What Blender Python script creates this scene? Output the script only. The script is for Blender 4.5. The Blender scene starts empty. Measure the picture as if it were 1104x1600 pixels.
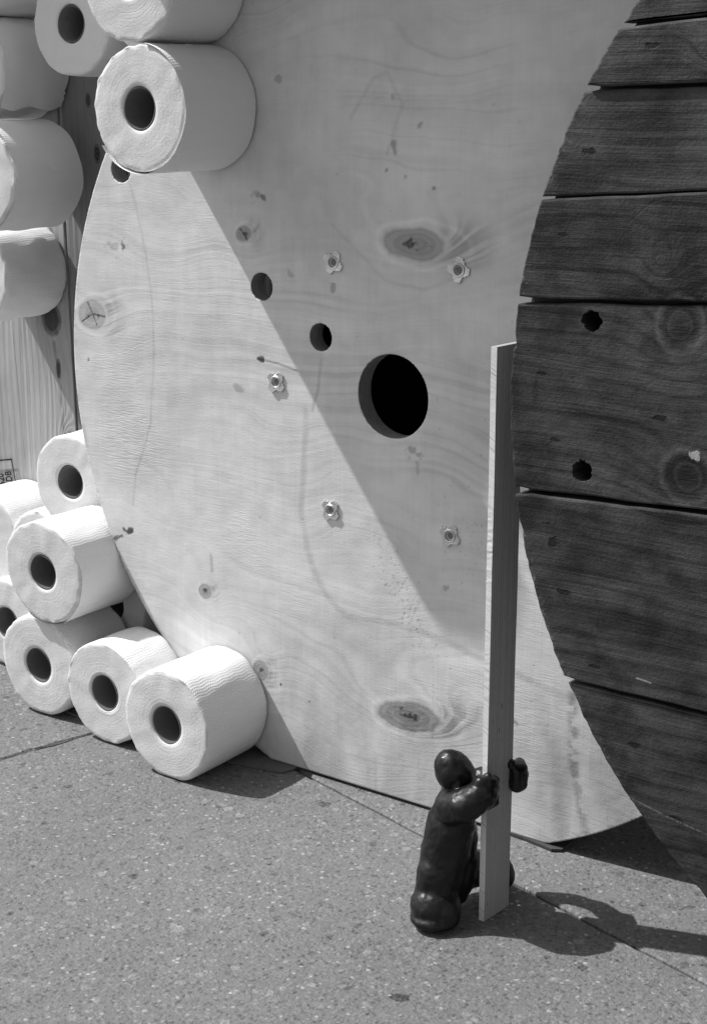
import bpy, bmesh, math, random
import numpy as np
from mathutils import Vector, Matrix, Quaternion, noise as mnoise
PI = math.pi
rnd = random.Random(7)
scn = bpy.context.scene
C = scn.collection

# ------------------------------------------------------------------ camera
H = 0.66
PITCH = math.atan(650 / 2470.0)
HEAD = math.radians(36.327)                      # camera heading, left of +Y
cam = bpy.data.cameras.new('camera'); camo = bpy.data.objects.new('camera', cam); C.objects.link(camo)
cam.sensor_fit = 'VERTICAL'; cam.sensor_height = 36.0; cam.lens = 36.0 * 2470 / 1600
cam.clip_start = 0.02; cam.clip_end = 500
fw = Vector((-math.sin(HEAD) * math.cos(PITCH), math.cos(HEAD) * math.cos(PITCH), -math.sin(PITCH)))
camo.location = (0, 0, H)
camo.rotation_euler = fw.to_track_quat('-Z', 'Y').to_euler()
scn.camera = camo

# ------------------------------------------------------------------ light
SUN = Vector((1.0, 0.335, -1.40)).normalized()
EL = math.asin(-SUN.z)
w = bpy.data.worlds.new('World'); scn.world = w; w.use_nodes = True
wt = w.node_tree; wt.nodes.clear()
sky = wt.nodes.new('ShaderNodeTexSky'); sky.sky_type = 'NISHITA'; sky.sun_disc = False
sky.sun_elevation = EL; sky.sun_rotation = math.atan2(-SUN.x, -SUN.y)
sky.air_density = 1.0; sky.dust_density = 2.0; sky.ozone_density = 1.0
bw = wt.nodes.new('ShaderNodeRGBToBW')           # a black and white photograph
bg = wt.nodes.new('ShaderNodeBackground'); bg.inputs['Strength'].default_value = 0.13
wo = wt.nodes.new('ShaderNodeOutputWorld')
wt.links.new(sky.outputs[0], bw.inputs[0]); wt.links.new(bw.outputs[0], bg.inputs[0]); wt.links.new(bg.outputs[0], wo.inputs[0])
sl = bpy.data.lights.new('sun', 'SUN'); sl.energy = 4.6; sl.angle = math.radians(0.8); sl.color = (1, 1, 1)
so = bpy.data.objects.new('sun', sl); C.objects.link(so); so.location = (-3, -1, 4)
so.rotation_euler = SUN.to_track_quat('-Z', 'Y').to_euler()
scn.view_settings.view_transform = 'Standard'; scn.view_settings.look = 'None'
scn.view_settings.gamma = 1.0; scn.view_settings.use_curve_mapping = False
scn.view_settings.exposure = 0.4

# ------------------------------------------------------------------ node helper
class X:
    """A socket of a node tree with arithmetic."""
    def __init__(s, t, k): s.t = t; s.k = k
    def _m(s, op, *a, clamp=False):
        n = s.t.nodes.new('ShaderNodeMath'); n.operation = op; n.use_clamp = clamp
        for i, v in enumerate((s,) + a):
            if isinstance(v, X): s.t.links.new(v.k, n.inputs[i])
            else: n.inputs[i].default_value = v
        return X(s.t, n.outputs[0])
    def __add__(s, o): return s._m('ADD', o)
    __radd__ = __add__
    def __sub__(s, o): return s._m('SUBTRACT', o)
    def __rsub__(s, o): return (s * -1.0) + o
    def __mul__(s, o): return s._m('MULTIPLY', o)
    __rmul__ = __mul__
    def __truediv__(s, o): return s._m('DIVIDE', o)
    def sin(s): return s._m('SINE')
    def abs(s): return s._m('ABSOLUTE')
    def sqrt(s): return s._m('SQRT')
    def pow(s, e): return s._m('POWER', e)
    def min(s, o): return s._m('MINIMUM', o)
    def max(s, o): return s._m('MAXIMUM', o)
    def clamp(s): return s._m('ADD', 0.0, clamp=True)
    def exp(s): return s._m('EXPONENT')
    def step(s, a, b, lo=0.0, hi=1.0):
        n = s.t.nodes.new('ShaderNodeMapRange'); n.interpolation_type = 'SMOOTHSTEP'
        s.t.links.new(s.k, n.inputs[0])
        if a > b: a, b, lo, hi = b, a, hi, lo
        for i, v in zip((1, 2, 3, 4), (a, b, lo, hi)): n.inputs[i].default_value = v
        return X(s.t, n.outputs[0])

class Mat:
    def __init__(s, name, rough=0.6, spec=0.3, metal=0.0):
        s.m = bpy.data.materials.new(name); s.m.use_nodes = True
        s.t = s.m.node_tree; s.b = s.t.nodes['Principled BSDF']
        s.b.inputs['Roughness'].default_value = rough
        s.b.inputs['Specular IOR Level'].default_value = spec
        s.b.inputs['Metallic'].default_value = metal
        s.tc = s.t.nodes.new('ShaderNodeTexCoord')
    def xyz(s, kind='Object'):
        n = s.t.nodes.new('ShaderNodeSeparateXYZ'); s.t.links.new(s.tc.outputs[kind], n.inputs[0])
        return tuple(X(s.t, n.outputs[i]) for i in range(3))
    def rand(s):
        n = s.t.nodes.new('ShaderNodeObjectInfo'); return X(s.t, n.outputs['Random'])
    def vec(s, x, y, z):
        n = s.t.nodes.new('ShaderNodeCombineXYZ')
        for i, v in enumerate((x, y, z)):
            if isinstance(v, X): s.t.links.new(v.k, n.inputs[i])
            else: n.inputs[i].default_value = v
        return n.outputs[0]
    def noise(s, v, scale=1.0, detail=3.0, rough=0.5, dist=0.0):
        n = s.t.nodes.new('ShaderNodeTexNoise'); s.t.links.new(v, n.inputs['Vector'])
        n.inputs['Scale'].default_value = scale; n.inputs['Detail'].default_value = detail
        n.inputs['Roughness'].default_value = rough; n.inputs['Distortion'].default_value = dist
        return X(s.t, n.outputs[0])
    def voro(s, v, scale, what='Distance', rnd_=1.0):
        n = s.t.nodes.new('ShaderNodeTexVoronoi'); s.t.links.new(v, n.inputs['Vector'])
        n.inputs['Scale'].default_value = scale; n.inputs['Randomness'].default_value = rnd_
        if what == 'both':
            q = s.t.nodes.new('ShaderNodeSeparateColor'); s.t.links.new(n.outputs['Color'], q.inputs[0])
            return X(s.t, n.outputs['Distance']), X(s.t, q.outputs[0]), X(s.t, q.outputs[1])
        return X(s.t, n.outputs[what])
    def vm(s, op, a, b=None, scale=None):
        n = s.t.nodes.new('ShaderNodeVectorMath'); n.operation = op
        for i, v in enumerate((a, b)):
            if v is None: continue
            if isinstance(v, (tuple, list)): n.inputs[i].default_value = v
            else: s.t.links.new(v, n.inputs[i])
        if scale is not None: s.t.links.new(scale.k, n.inputs['Scale'])
        return n
    def polydist(s, P, pts):
        best = None
        for (ax, ay), (bx, by) in zip(pts, pts[1:]):
            d = (bx - ax, by - ay, 0.0); L2 = d[0] ** 2 + d[1] ** 2
            pa = s.vm('SUBTRACT', P, (ax, ay, 0)).outputs[0]
            h = (X(s.t, s.vm('DOT_PRODUCT', pa, d).outputs['Value']) * (1 / L2)).clamp()
            n = s.t.nodes.new('ShaderNodeVectorMath'); n.operation = 'SCALE'; n.inputs[0].default_value = d
            s.t.links.new(h.k, n.inputs['Scale'])
            q = X(s.t, s.vm('DISTANCE', pa, n.outputs[0]).outputs['Value'])
            best = q if best is None else best.min(q)
        return best
    def ell(s, x, z, c, r, ang=0.0):
        """normalised elliptical distance"""
        ca, sa = math.cos(ang), math.sin(ang)
        dx = x - c[0]; dz = z - c[1]
        if ang:
            dx, dz = dx * ca + dz * sa, dz * ca - dx * sa
        return ((dx * (1 / r[0])).pow(2.0) + (dz * (1 / r[1])).pow(2.0)).sqrt()
    def after(s, P, acc):
        """the same coordinates, evaluated only once acc is known (keeps big node trees inside the shader stack)"""
        n = s.t.nodes.new('ShaderNodeVectorMath'); n.operation = 'MULTIPLY_ADD'
        s.t.links.new(acc.k, n.inputs[0]); n.inputs[1].default_value = (1e-9, 1e-9, 1e-9); s.t.links.new(P, n.inputs[2])
        q = s.t.nodes.new('ShaderNodeSeparateXYZ'); s.t.links.new(n.outputs[0], q.inputs[0])
        return n.outputs[0], X(s.t, q.outputs[0]), X(s.t, q.outputs[1])
    def grey(s, v):
        n = s.t.nodes.new('ShaderNodeCombineColor')
        for i in range(3): s.t.links.new(v.k, n.inputs[i])
        s.t.links.new(n.outputs[0], s.b.inputs['Base Color']); return s
    def flat(s, v): s.b.inputs['Base Color'].default_value = (v, v, v, 1); return s
    def rough(s, v): s.t.links.new(v.k, s.b.inputs['Roughness'])
    def bump(s, h, dist=0.001, strength=1.0):
        n = s.t.nodes.new('ShaderNodeBump'); n.inputs['Distance'].default_value = dist
        n.inputs['Strength'].default_value = strength
        s.t.links.new(h.k, n.inputs['Height']); s.t.links.new(n.outputs[0], s.b.inputs['Normal'])

def mix(a, b, f):                                # a*(1-f)+b*f
    return a * (1.0 - f) + (b * f if isinstance(b, X) else f * b)

# ------------------------------------------------------------------ materials
def ply_material():
    """face veneer: broad grain, knots and stains come as mesh attributes, fibres and lathe checks are noise"""
    m = Mat('pale_plywood', rough=0.52, spec=0.38)
    x, y, z = m.xyz()
    def attr(n):
        q = m.t.nodes.new('ShaderNodeAttribute'); q.attribute_name = n; return X(m.t, q.outputs['Fac'])
    tone, relief, check = attr('tone'), attr('relief'), attr('check')
    fib = m.noise(m.vec(x * 60.0, z * 900.0, 0.0), 1.0, 2, 0.6)
    ver = m.noise(m.vec(x * 560.0, z * 6.0, 2.0), 1.0, 2, 0.6)
    fine = m.noise(m.vec(x, z, 0.0), 700.0, 2, 0.6)
    v = tone * (1.0 + (fib - 0.5) * 0.09 + (ver - 0.5) * 0.09 + (fine - 0.5) * 0.13)
    m.grey(v.max(0.012))
    m.rough(0.46 + fib * 0.2)
    ck = m.noise(m.vec(x * 70.0 + z * 110.0, z * 620.0, 0.0), 1.0, 2, 0.5)
    m.bump(fib * 0.20 + ver * 0.18 + fine * 0.2 + relief + ck * check, 0.0007, 1.0)
    return m.m

def ply_edge():
    m = Mat('plywood_edge', rough=0.8, spec=0.2)
    x, y, z = m.xyz()
    lay = ((y * 1700.0).sin() * 0.5 + 0.5).step(0.2, 0.8)
    n = m.noise(m.vec(x * 120, y * 300, z * 120), 1.0, 3, 0.6)
    m.grey(0.20 + lay * 0.06 + (n - 0.5) * 0.16); m.bump(n + lay * 0.15, 0.0006); return m.m

def dark_wood():
    m = Mat('weathered_dark_wood', rough=0.72, spec=0.28)
    x, y, z = m.xyz(); r = m.rand()
    P = m.vec(x, z, r * 7.0)
    ox = x + r * 5.0
    low = m.noise(m.vec(ox * 5.0, z * 16.0, r * 9.0), 1.0, 3, 0.5) - 0.5
    g = z + low * 0.018
    KN = [((-0.3198, 0.058), (0.0135, 0.0155), 0.95), ((-0.3082, -0.0459), (0.0155, 0.0150), 0.95), ((-0.335, 0.1006), (0.006, 0.006), 0.35), ((-0.30, 0.235), (0.008, 0.006), 0.4), ((-0.20, -0.12), (0.013, 0.010), 0.5), ((-0.05, 0.1), (0.014, 0.010), 0.5)]
    wob = m.noise(m.vec(x, z, 0.0), 70, 3, 0.6) - 0.5
    dk = None
    for c, rr, a in KN:
        d = m.ell(x, z, c, rr, 0.0)
        g = g + (d.pow(2.0) * -0.22).exp() * 0.024
        dd = d + wob * 0.35
        t = dd.step(1.15, 0.75) * a * 0.66 + ((d + wob * 0.9) * 11.0).sin() * 0.12 * dd.step(1.35, 0.9) + (dd - 1.0).abs().step(0.3, 0.0) * 0.20
        dk = t if dk is None else dk + t
    saw = m.noise(m.vec(ox * 9.0, z * 620.0, r * 3.0), 1.0, 3, 0.65)
    gr = m.noise(m.vec(g * 210.0, ox * 2.0, r * 4.0), 1.0, 4, 0.65)
    rings = ((g * 420.0) + low * 10.0).sin() * 0.5 + 0.5
    cl = m.noise(m.vec(ox * 13.0, z * 22.0, r), 1.0, 5, 0.62)
    fine = m.noise(m.vec(x, z, r), 420.0, 3, 0.7)
    v = 0.044 + (r - 0.5) * 0.026 + (saw - 0.5) * 0.020 + (gr - 0.5) * 0.050 - rings.pow(5.0) * 0.016 + (cl - 0.5) * 0.135 + (fine - 0.5) * 0.036
    pat = m.noise(m.vec(ox * 26.0, z * 30.0, 3.0), 1.0, 4, 0.6)
    v = v * pat.step(0.30, 0.58, 0.34, 1.08)
    n1 = m.noise(m.vec(x, z, 0.0), 210, 3, 0.65)
    st = None
    B = [((-0.3927, 0.1711), (0.006, 0.0028), .85), ((-0.4104, 0.1139), (0.005, 0.0024), .9), ((-0.3483, 0.2398), (0.007, 0.0026), .8),
         ((-0.374, 0.1913), (0.02, 0.011), .35), ((-0.4249, 0.0136), (0.006, 0.0018), .9), ((-0.3304, -0.0081), (0.006, 0.003), .9),
         ((-0.4126, -0.0335), (0.0055, 0.0018), .85), ((-0.4157, -0.0965), (0.004, 0.0014), .95), ((-0.4098, -0.1102), (0.005, 0.005), .85),
         ((-0.4004, -0.1465), (0.007, 0.0026), .9), ((-0.3716, -0.1989), (0.0065, 0.0018), .8), ((-0.3377, -0.2533), (0.006, 0.0028), .85),
         ((-0.3034, -0.3023), (0.0065, 0.0028), .85), ((-0.31, 0.0775), (0.012, 0.0016), .9), ((-0.386, -0.112), (0.012, 0.006), .4),
         ((-0.405, 0.16), (0.022, 0.02), .22), ((-0.37, -0.235), (0.02, 0.008), .3), ((-0.385, 0.012), (0.008, 0.006), .3), ((-0.43, 0.0), (0.003, 0.012), .45)]
    for c, rr, a in B:
        d = m.ell(x, z, c, rr, 0.0) + (n1 - 0.5) * 1.8
        t = d.step(1.15, 0.6) * a
        st = t if st is None else st + t
    PX = m.vec(x, z, 0.0)
    crk = 0.3 * m.polydist(PX, [(-0.46, 0.0275), (-0.41, 0.024), (-0.36, 0.019), (-0.25, 0.019)]).step(0.0006, 0.0002) * 0.3
    crk = crk + 0.3 * m.polydist(PX, [(-0.36, 0.125), (-0.345, 0.138), (-0.335, 0.142)]).step(0.0008, 0.0002) * 0.3
    crk = crk + 0.2 * m.polydist(PX, [(-0.45, -0.012), (-0.40, -0.01), (-0.34, -0.02), (-0.28, -0.028)]).step(0.0008, 0.0002) * 0.25
    kc = m.polydist(PX, [(-0.3155, -0.05), (-0.3075, -0.046), (-0.3085, -0.038)]).min(m.polydist(PX, [(-0.3075, -0.046), (-0.301, -0.05)])).step(0.0012, 0.0004) * 0.8
    v = v * (1.0 - ((st + (dk if dk is not None else 0.0)).clamp() * 0.92)) * (1.0 - crk) * (1.0 - kc)
    # pale splinters, scratches and scuffs
    sc = m.noise(m.vec(ox * 34.0, z * 900.0, 4.0), 1.0, 2, 0.6).step(0.735, 0.80) * 0.05
    vl, vr_, vg = m.voro(m.vec(x * 0.35, z, r), 105.0, 'both')
    sc = sc + vl.step(0.10, 0.04) * vr_.step(0.93, 0.95) * 0.14
    chip = (m.ell(x, z, (-0.3029, -0.0303), (0.0052, 0.0036), -0.5) + (n1 - 0.5) * 2.6).step(1.0, 0.7) * 0.30
    pl = m.polydist(PX, [(-0.355, -0.292), (-0.31, -0.302), (-0.25, -0.312)]).step(0.0011, 0.0003) * 0.14 * n1.step(0.35, 0.55)
    pl = pl + m.polydist(PX, [(-0.338, -0.2), (-0.327, -0.2012)]).step(0.0010, 0.0003) * 0.4
    dia = m.noise(m.vec(x * 160.0 - z * 160.0, x * 14.0 + z * 14.0, 0), 1.0, 2, 0.5).step(0.68, 0.78) * 0.035 * m.ell(x, z, (-0.36, -0.045), (0.08, 0.04), 0).step(1.0, 0.3)
    rad = (x.pow(2.0) + z.pow(2.0)).sqrt()
    rim = (rad + (n1 - 0.5) * 0.016).step(0.446, 0.4505) * 0.08 * n1.step(0.46, 0.66) * cl.step(0.42, 0.62)
    for c, rr, a in KN[:2]:                       # paler wood curling round the two big knots
        d = m.ell(x, z, c, rr, 0.0) + wob * 0.45
        v = v + (d - 1.28).abs().step(0.26, 0.0) * 0.030 + (d - 0.62).abs().step(0.14, 0.0) * 0.016
    v = v + sc + chip + pl * 0.5 + dia + rim
    m.grey(v.max(0.006))
    m.bump(saw * 0.26 + gr * 0.34 + fine * 0.38 - st.step(0.5, 0.9) * 0.9 - crk * 0.8 + cl * 0.8 + (dk * -0.3), 0.0013, 1.0)
    return m.m

def lath_wood():
    m = Mat('pale_lath_wood', rough=0.6, spec=0.3)
    x, y, z = m.xyz()
    s = m.noise(m.vec(x * 40, y * 620.0, z * 2.5), 1.0, 3, 0.6)
    s2 = ((y * 2600.0) + m.noise(m.vec(0.0, y * 60, z * 1.5), 1.0, 1) * 9.0).sin() * 0.5 + 0.5
    f = m.noise(m.vec(x * 300, y * 300, z * 260), 1.0, 2, 0.6)
    tick = m.noise(m.vec(0.0, y * 30, z * 300.0 + x * 160.0 ), 1.0, 3, 0.75)
    onedge = X(m.t, m.vm('DOT_PRODUCT', m.tc.outputs['Normal'], (0, -1, 0)).outputs['Value']).step(0.5, 0.8)
    v = 0.38 - s2.pow(3.0) * 0.13 + (s - 0.5) * 0.28 + (f - 0.5) * 0.08
    nick = m.ell(y, z, (0.018, 0.185), (0.0009, 0.003), 0).step(1.0, 0.6) * 0.2 + m.ell(y, z, (0.015, 0.165), (0.0007, 0.0025), 0).step(1.0, 0.6) * 0.2 + m.ell(y, z, (0.004, 0.014), (0.0006, 0.0022), 0).step(1.0, 0.6) * 0.2
    ve = 0.62 - tick.step(0.54, 0.66) * 0.42 + (tick - 0.5) * 0.3
    m.grey((mix(v, ve, onedge) - nick).max(0.03)); m.bump(s * 0.5 + s2 * 0.3 + onedge * tick * 1.3, 0.0006); return m.m

def board_wood():
    m = Mat('pallet_board_wood', rough=0.7, spec=0.25)
    x, y, z = m.xyz(); r = m.rand()
    low = m.noise(m.vec(x * 14.0, z * 3.0, r * 9.0), 1.0, 3, 0.5) - 0.5
    g = x + low * 0.02
    KN = [((-1.4000, 0.4035), (0.0165, 0.0205), 0.95), ((-1.392, 0.345), (0.0045, 0.012), 0.75), ((-1.314, 0.597), (0.005, 0.011), 0.7), ((-1.325, 0.655), (0.004, 0.008), 0.6), ((-1.385, 0.255), (0.006, 0.012), 0.6), ((-1.376, 0.262), (0.005, 0.008), 0.6)]
    dk = None
    wob = m.noise(m.vec(x, z, 0.0), 90, 3, 0.6) - 0.5
    for c, rr, a in KN:
        d = m.ell(x, z, c, rr); g = g + (d.pow(2.0) * -0.25).exp() * 0.02
        dd = d + wob * 0.4
        t = dd.step(1.1, 0.6) * a + ((d * 15.0).sin() * 0.5 + 0.5) * 0.4 * dd.step(1.4, 0.9)
        dk = t if dk is None else dk + t
    dk = dk + m.polydist(m.vec(x, z, 0.0), [(-1.3975, 0.375), (-1.391, 0.33), (-1.388, 0.27), (-1.386, 0.2)]).step(0.0045, 0.0005) * 0.45 * m.noise(m.vec(x * 200, z * 50, 0), 1.0, 3).step(0.35, 0.6)
    s = m.noise(m.vec(x * 330.0, z * 6.0, r * 3.0), 1.0, 4, 0.65)
    rg = ((g * 620.0) + low * 8.0).sin() * 0.5 + 0.5
    cl = m.noise(m.vec(x * 20, z * 9, r), 1.0, 4, 0.6)
    v = 0.37 + (r - 0.5) * 0.10 + (s - 0.5) * 0.12 - rg.pow(4.0) * 0.03 + (cl - 0.5) * 0.30
    v = v * (1.0 - dk.clamp() * 0.85) * x.step(-1.3690, -1.3670, 0.92, 0.55)      # the boards to the right are darker
    m.grey(v.max(0.02)); m.bump(s + rg * 0.3 - dk * 0.5, 0.0009); return m.m

def paving():
    m = Mat('ground_aggregate_concrete', rough=0.8, spec=0.3)
    x, y, z = m.xyz()
    P = m.vec(x, y, 0.0)
    big = m.noise(P, 4.0, 4, 0.55) - 0.5
    mid = m.noise(P, 60.0, 4, 0.6) - 0.5
    fin = m.noise(P, 520.0, 3, 0.7) - 0.5
    warp = m.vm('ADD', P, None)
    nz = m.t.nodes.new('ShaderNodeTexNoise'); m.t.links.new(P, nz.inputs['Vector']); nz.inputs['Scale'].default_value = 330; nz.inputs['Detail'].default_value = 3
    wv = m.vm('MULTIPLY_ADD', nz.outputs['Color'], (0.0035, 0.0035, 0.0)); m.t.links.new(P, wv.inputs[2]); WP = wv.outputs[0]
    d1, a1, b1 = m.voro(WP, 240.0, 'both')        # sand grains and small chips
    d2, a2, b2 = m.voro(WP, 105.0, 'both')        # pea gravel
    d3, a3, b3 = m.voro(WP, 30.0, 'both')         # the odd big pebble
    gran = m.noise(P, 230.0, 3, 0.75) - 0.5
    v = 0.138 + big * 0.060 + mid * 0.060 + fin * 0.14 + gran * 0.15
    chip = d1.step(0.55, 0.25)
    v = v + chip * (a1 - 0.5) * 0.12 + chip * a1.step(0.92, 0.98) * 0.09
    peb = (d2 + (b2 - 0.5) * 0.5 + fin * 0.25).step(0.36, 0.16)
    v = v + peb * (a2.step(0.70, 0.97) * 0.060 - a2.step(0.16, 0.04) * 0.055)
    v = v + (d2 + b2 * 0.25 + fin * 0.3).step(0.20, 0.08) * b2.step(0.976, 0.983) * 0.30
    v = v - (d3 + (b3 - 0.5) * 0.25).step(0.20, 0.15) * a3.step(0.90, 0.92) * 0.075
    m.grey(v.max(0.02))
    m.rough(0.85 - a1.step(0.9, 0.95) * chip * 0.4)
    m.bump(fin * 0.8 + mid * 0.9 + gran * 1.0 + chip * 0.3 + peb * 0.3, 0.0010); return m.m

def simple_noise(name, base, amp, scale, rough=0.8, bump=0.0005, spec=0.25, metal=0.0):
    m = Mat(name, rough=rough, spec=spec, metal=metal)
    x, y, z = m.xyz(); n = m.noise(m.vec(x, y, z), scale, 4, 0.6)
    m.grey((n - 0.5) * amp + base); m.bump(n, bump); return m.m

def paper_side():
    m = Mat('tissue_paper_side', rough=0.92, spec=0.08)
    x, y, z = m.xyz(); r = m.rand()
    n = m.t.nodes.new('ShaderNodeMath'); n.operation = 'ARCTAN2'
    m.t.links.new(x.k, n.inputs[0]); m.t.links.new(z.k, n.inputs[1])
    u = X(m.t, n.outputs[0]) * 0.056 + r * 0.3
    # embossed rows of dots that run in fans
    yy = y + ((u * 190.0).sin().abs() * 0.0060)
    a = ((yy * 2350.0).sin() * 0.5 + 0.5) * ((u * 2100.0 + (y * 330.0).sin() * 1.2).sin() * 0.5 + 0.5)
    wr = m.noise(m.vec(u * 22.0, y * 10.0, r * 6.0), 1.0, 4, 0.6)
    fin = m.noise(m.vec(u, y, z), 900.0, 2, 0.6)
    area = m.noise(m.vec(u * 14, y * 14, r * 3), 1.0, 2).step(0.3, 0.6, 0.35, 1.0)
    m.grey(0.76 + (wr - 0.5) * 0.05 + (fin - 0.5) * 0.03)
    m.bump(a * 0.42 * area + wr * 2.4 + fin * 0.2, 0.0010, 0.7); return m.m

def paper_end():
    m = Mat('tissue_paper_end', rough=0.95, spec=0.05)
    x, y, z = m.xyz(); r = m.rand()
    rad = (x.pow(2.0) + z.pow(2.0)).sqrt()
    P = m.vec(x, z, r * 5.0)
    w_ = m.noise(P, 30, 3, 0.5) - 0.5
    rg = m.noise(m.vec((rad + w_ * 0.004) * 520.0, 0.0, r * 9.0), 1.0, 3, 0.7)
    gap = m.noise(m.vec((rad + w_ * 0.006) * 260.0, 0.0, r * 4.0 + 2.0), 1.0, 1).step(0.70, 0.82) * rad.step(0.040, 0.026)
    f = m.noise(P, 480, 3, 0.65)
    sm = m.noise(P, 55, 3, 0.6)
    m.grey(0.615 + (rg - 0.5) * 0.08 + (f - 0.5) * 0.05 - gap * 0.07 + (sm - 0.5) * 0.06)
    m.bump(rg * 0.36 + f * 0.42 + sm * 0.5 - gap * 0.8, 0.0010, 0.75); return m.m

M_PLY = ply_material(); M_EDGE = ply_edge(); M_DARK = dark_wood(); M_LATH = lath_wood(); M_BOARD = board_wood()
M_PAVE = paving(); M_SIDE = paper_side(); M_END = paper_end()
M_MORTAR = simple_noise('joint_mortar', 0.13, 0.10, 220, 0.9, 0.001)
M_CORE = simple_noise('cardboard_core', 0.11, 0.04, 120, 0.9, 0.0003)
M_CARD = simple_noise('grey_cardboard', 0.12, 0.06, 160, 0.9, 0.0004)
M_SHIM = simple_noise('dark_shim_wood', 0.05, 0.03, 160, 0.85, 0.0005)
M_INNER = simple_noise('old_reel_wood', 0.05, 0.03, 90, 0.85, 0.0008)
M_METAL = simple_noise('zinc_metal', 0.62, 0.25, 260, 0.36, 0.0002, 0.5, 0.85)
M_BOLT = simple_noise('dull_bolt_metal', 0.16, 0.10, 300, 0.6, 0.0002, 0.4, 0.3)
M_INK = simple_noise('black_stamp_ink', 0.022, 0.02, 300, 0.8, 0.0001)
def clay():
    m = Mat('dark_glazed_clay', rough=0.3, spec=0.34)
    x, y, z = m.xyz(); P = m.vec(x, y, z)
    a = m.noise(P, 60, 4, 0.6); b = m.noise(P, 330, 3, 0.6); c = m.noise(m.vec(x * 60, y * 60, z * 190), 1.0, 3, 0.6)
    m.grey((0.005 + (a - 0.5) * 0.010 + b.step(0.64, 0.80) * 0.018).max(0.003)); m.rough(0.27 + a.step(0.3, 0.7) * 0.24)
    m.bump(a * 0.7 + b * 0.18 + c * 0.3, 0.0011, 0.8); return m.m
M_CLAY = clay()

# ------------------------------------------------------------------ object helpers
def link(name, me, parent=None, mats=(), loc=(0, 0, 0), rot=(0, 0, 0)):
    o = bpy.data.objects.new(name, me); C.objects.link(o)
    o.parent = parent; o.location = loc; o.rotation_euler = rot
    if me is not None and not me.materials:
        for m in mats: me.materials.append(m)
    return o
def empty(name, loc, label, cat, group=None, rot=(0, 0, 0)):
    o = bpy.data.objects.new(name, None); C.objects.link(o); o.location = loc; o.rotation_euler = rot
    o.empty_display_size = 0.02
    return tag(o, label, cat, group)
def tag(o, label, cat, group=None):
    o['label'] = label; o['category'] = cat
    if group: o['group'] = group
    return o
def mesh(name, bm, smooth=False):
    bmesh.ops.recalc_face_normals(bm, faces=bm.faces)
    me = bpy.data.meshes.new(name); bm.to_mesh(me); bm.free()
    for p in me.polygons: p.use_smooth = smooth
    return me
def prism(pts, y0, y1, bevel=0.0, mat_side=1):
    """outline pts (x,z) CCW seen from -Y; front face at y0, back at y1; front edge rounded by bevel"""
    bm = bmesh.new(); n = len(pts)
    rings = []
    if bevel:
        ins = []
        for i in range(n):
            a = Vector(pts[i - 1]); b = Vector(pts[i]); c = Vector(pts[(i + 1) % n])
            e1 = (b - a).normalized(); e2 = (c - b).normalized()
            n1 = Vector((-e1.y, e1.x)); n2 = Vector((-e2.y, e2.x)); nn = n1 + n2
            nn = nn / max(nn.length_squared / 2, 0.6)
            ins.append((b + nn * bevel, b + nn * bevel * 0.3))
        rings.append([bm.verts.new((p[0].x, y0, p[0].y)) for p in ins])
        rings.append([bm.verts.new((p[1].x, y0 + bevel * 0.3, p[1].y)) for p in ins])
        rings.append([bm.verts.new((p[0], y0 + bevel, p[1])) for p in pts])
    else:
        rings.append([bm.verts.new((p[0], y0, p[1])) for p in pts])
    rings.append([bm.verts.new((p[0], y1, p[1])) for p in pts])
    bm.faces.new(rings[0]); bm.faces.new(list(reversed(rings[-1])))
    for k, (ra, rb) in enumerate(zip(rings, rings[1:])):
        for i in range(n):
            f = bm.faces.new((ra[i], rb[i], rb[(i + 1) % n], ra[(i + 1) % n]))
            if k == len(rings) - 2: f.material_index = mat_side
    return bm
def cut(me, cutters):
    """boolean holes; cutters are bmeshes"""
    o = bpy.data.objects.new('tmp', me); C.objects.link(o); tmp = []
    for bm in cutters:
        cm = mesh('tmp_cut', bm); co = bpy.data.objects.new('tmp_cut', cm); C.objects.link(co); tmp.append(co)
        for m in me.materials: cm.materials.append(m)
        md = o.modifiers.new('b', 'BOOLEAN'); md.operation = 'DIFFERENCE'; md.solver = 'EXACT'; md.object = co
    dg = bpy.context.evaluated_depsgraph_get()
    out = bpy.data.meshes.new_from_object(o.evaluated_get(dg))
    for q in tmp + [o]: bpy.data.objects.remove(q)
    return out
def cyl_bm(cx, cz, r, y0, y1, n=48, jag=0.0, mi=1):
    pts = []
    for i in range(n):
        a = 2 * PI * i / n; rr = r * (1 + jag * (rnd.random() - 0.5) * 2)
        pts.append((cx + rr * math.cos(a), cz + rr * math.sin(a)))
    bm = prism(pts, y0, y1)
    for f in bm.faces: f.material_index = mi
    return bm

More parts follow.
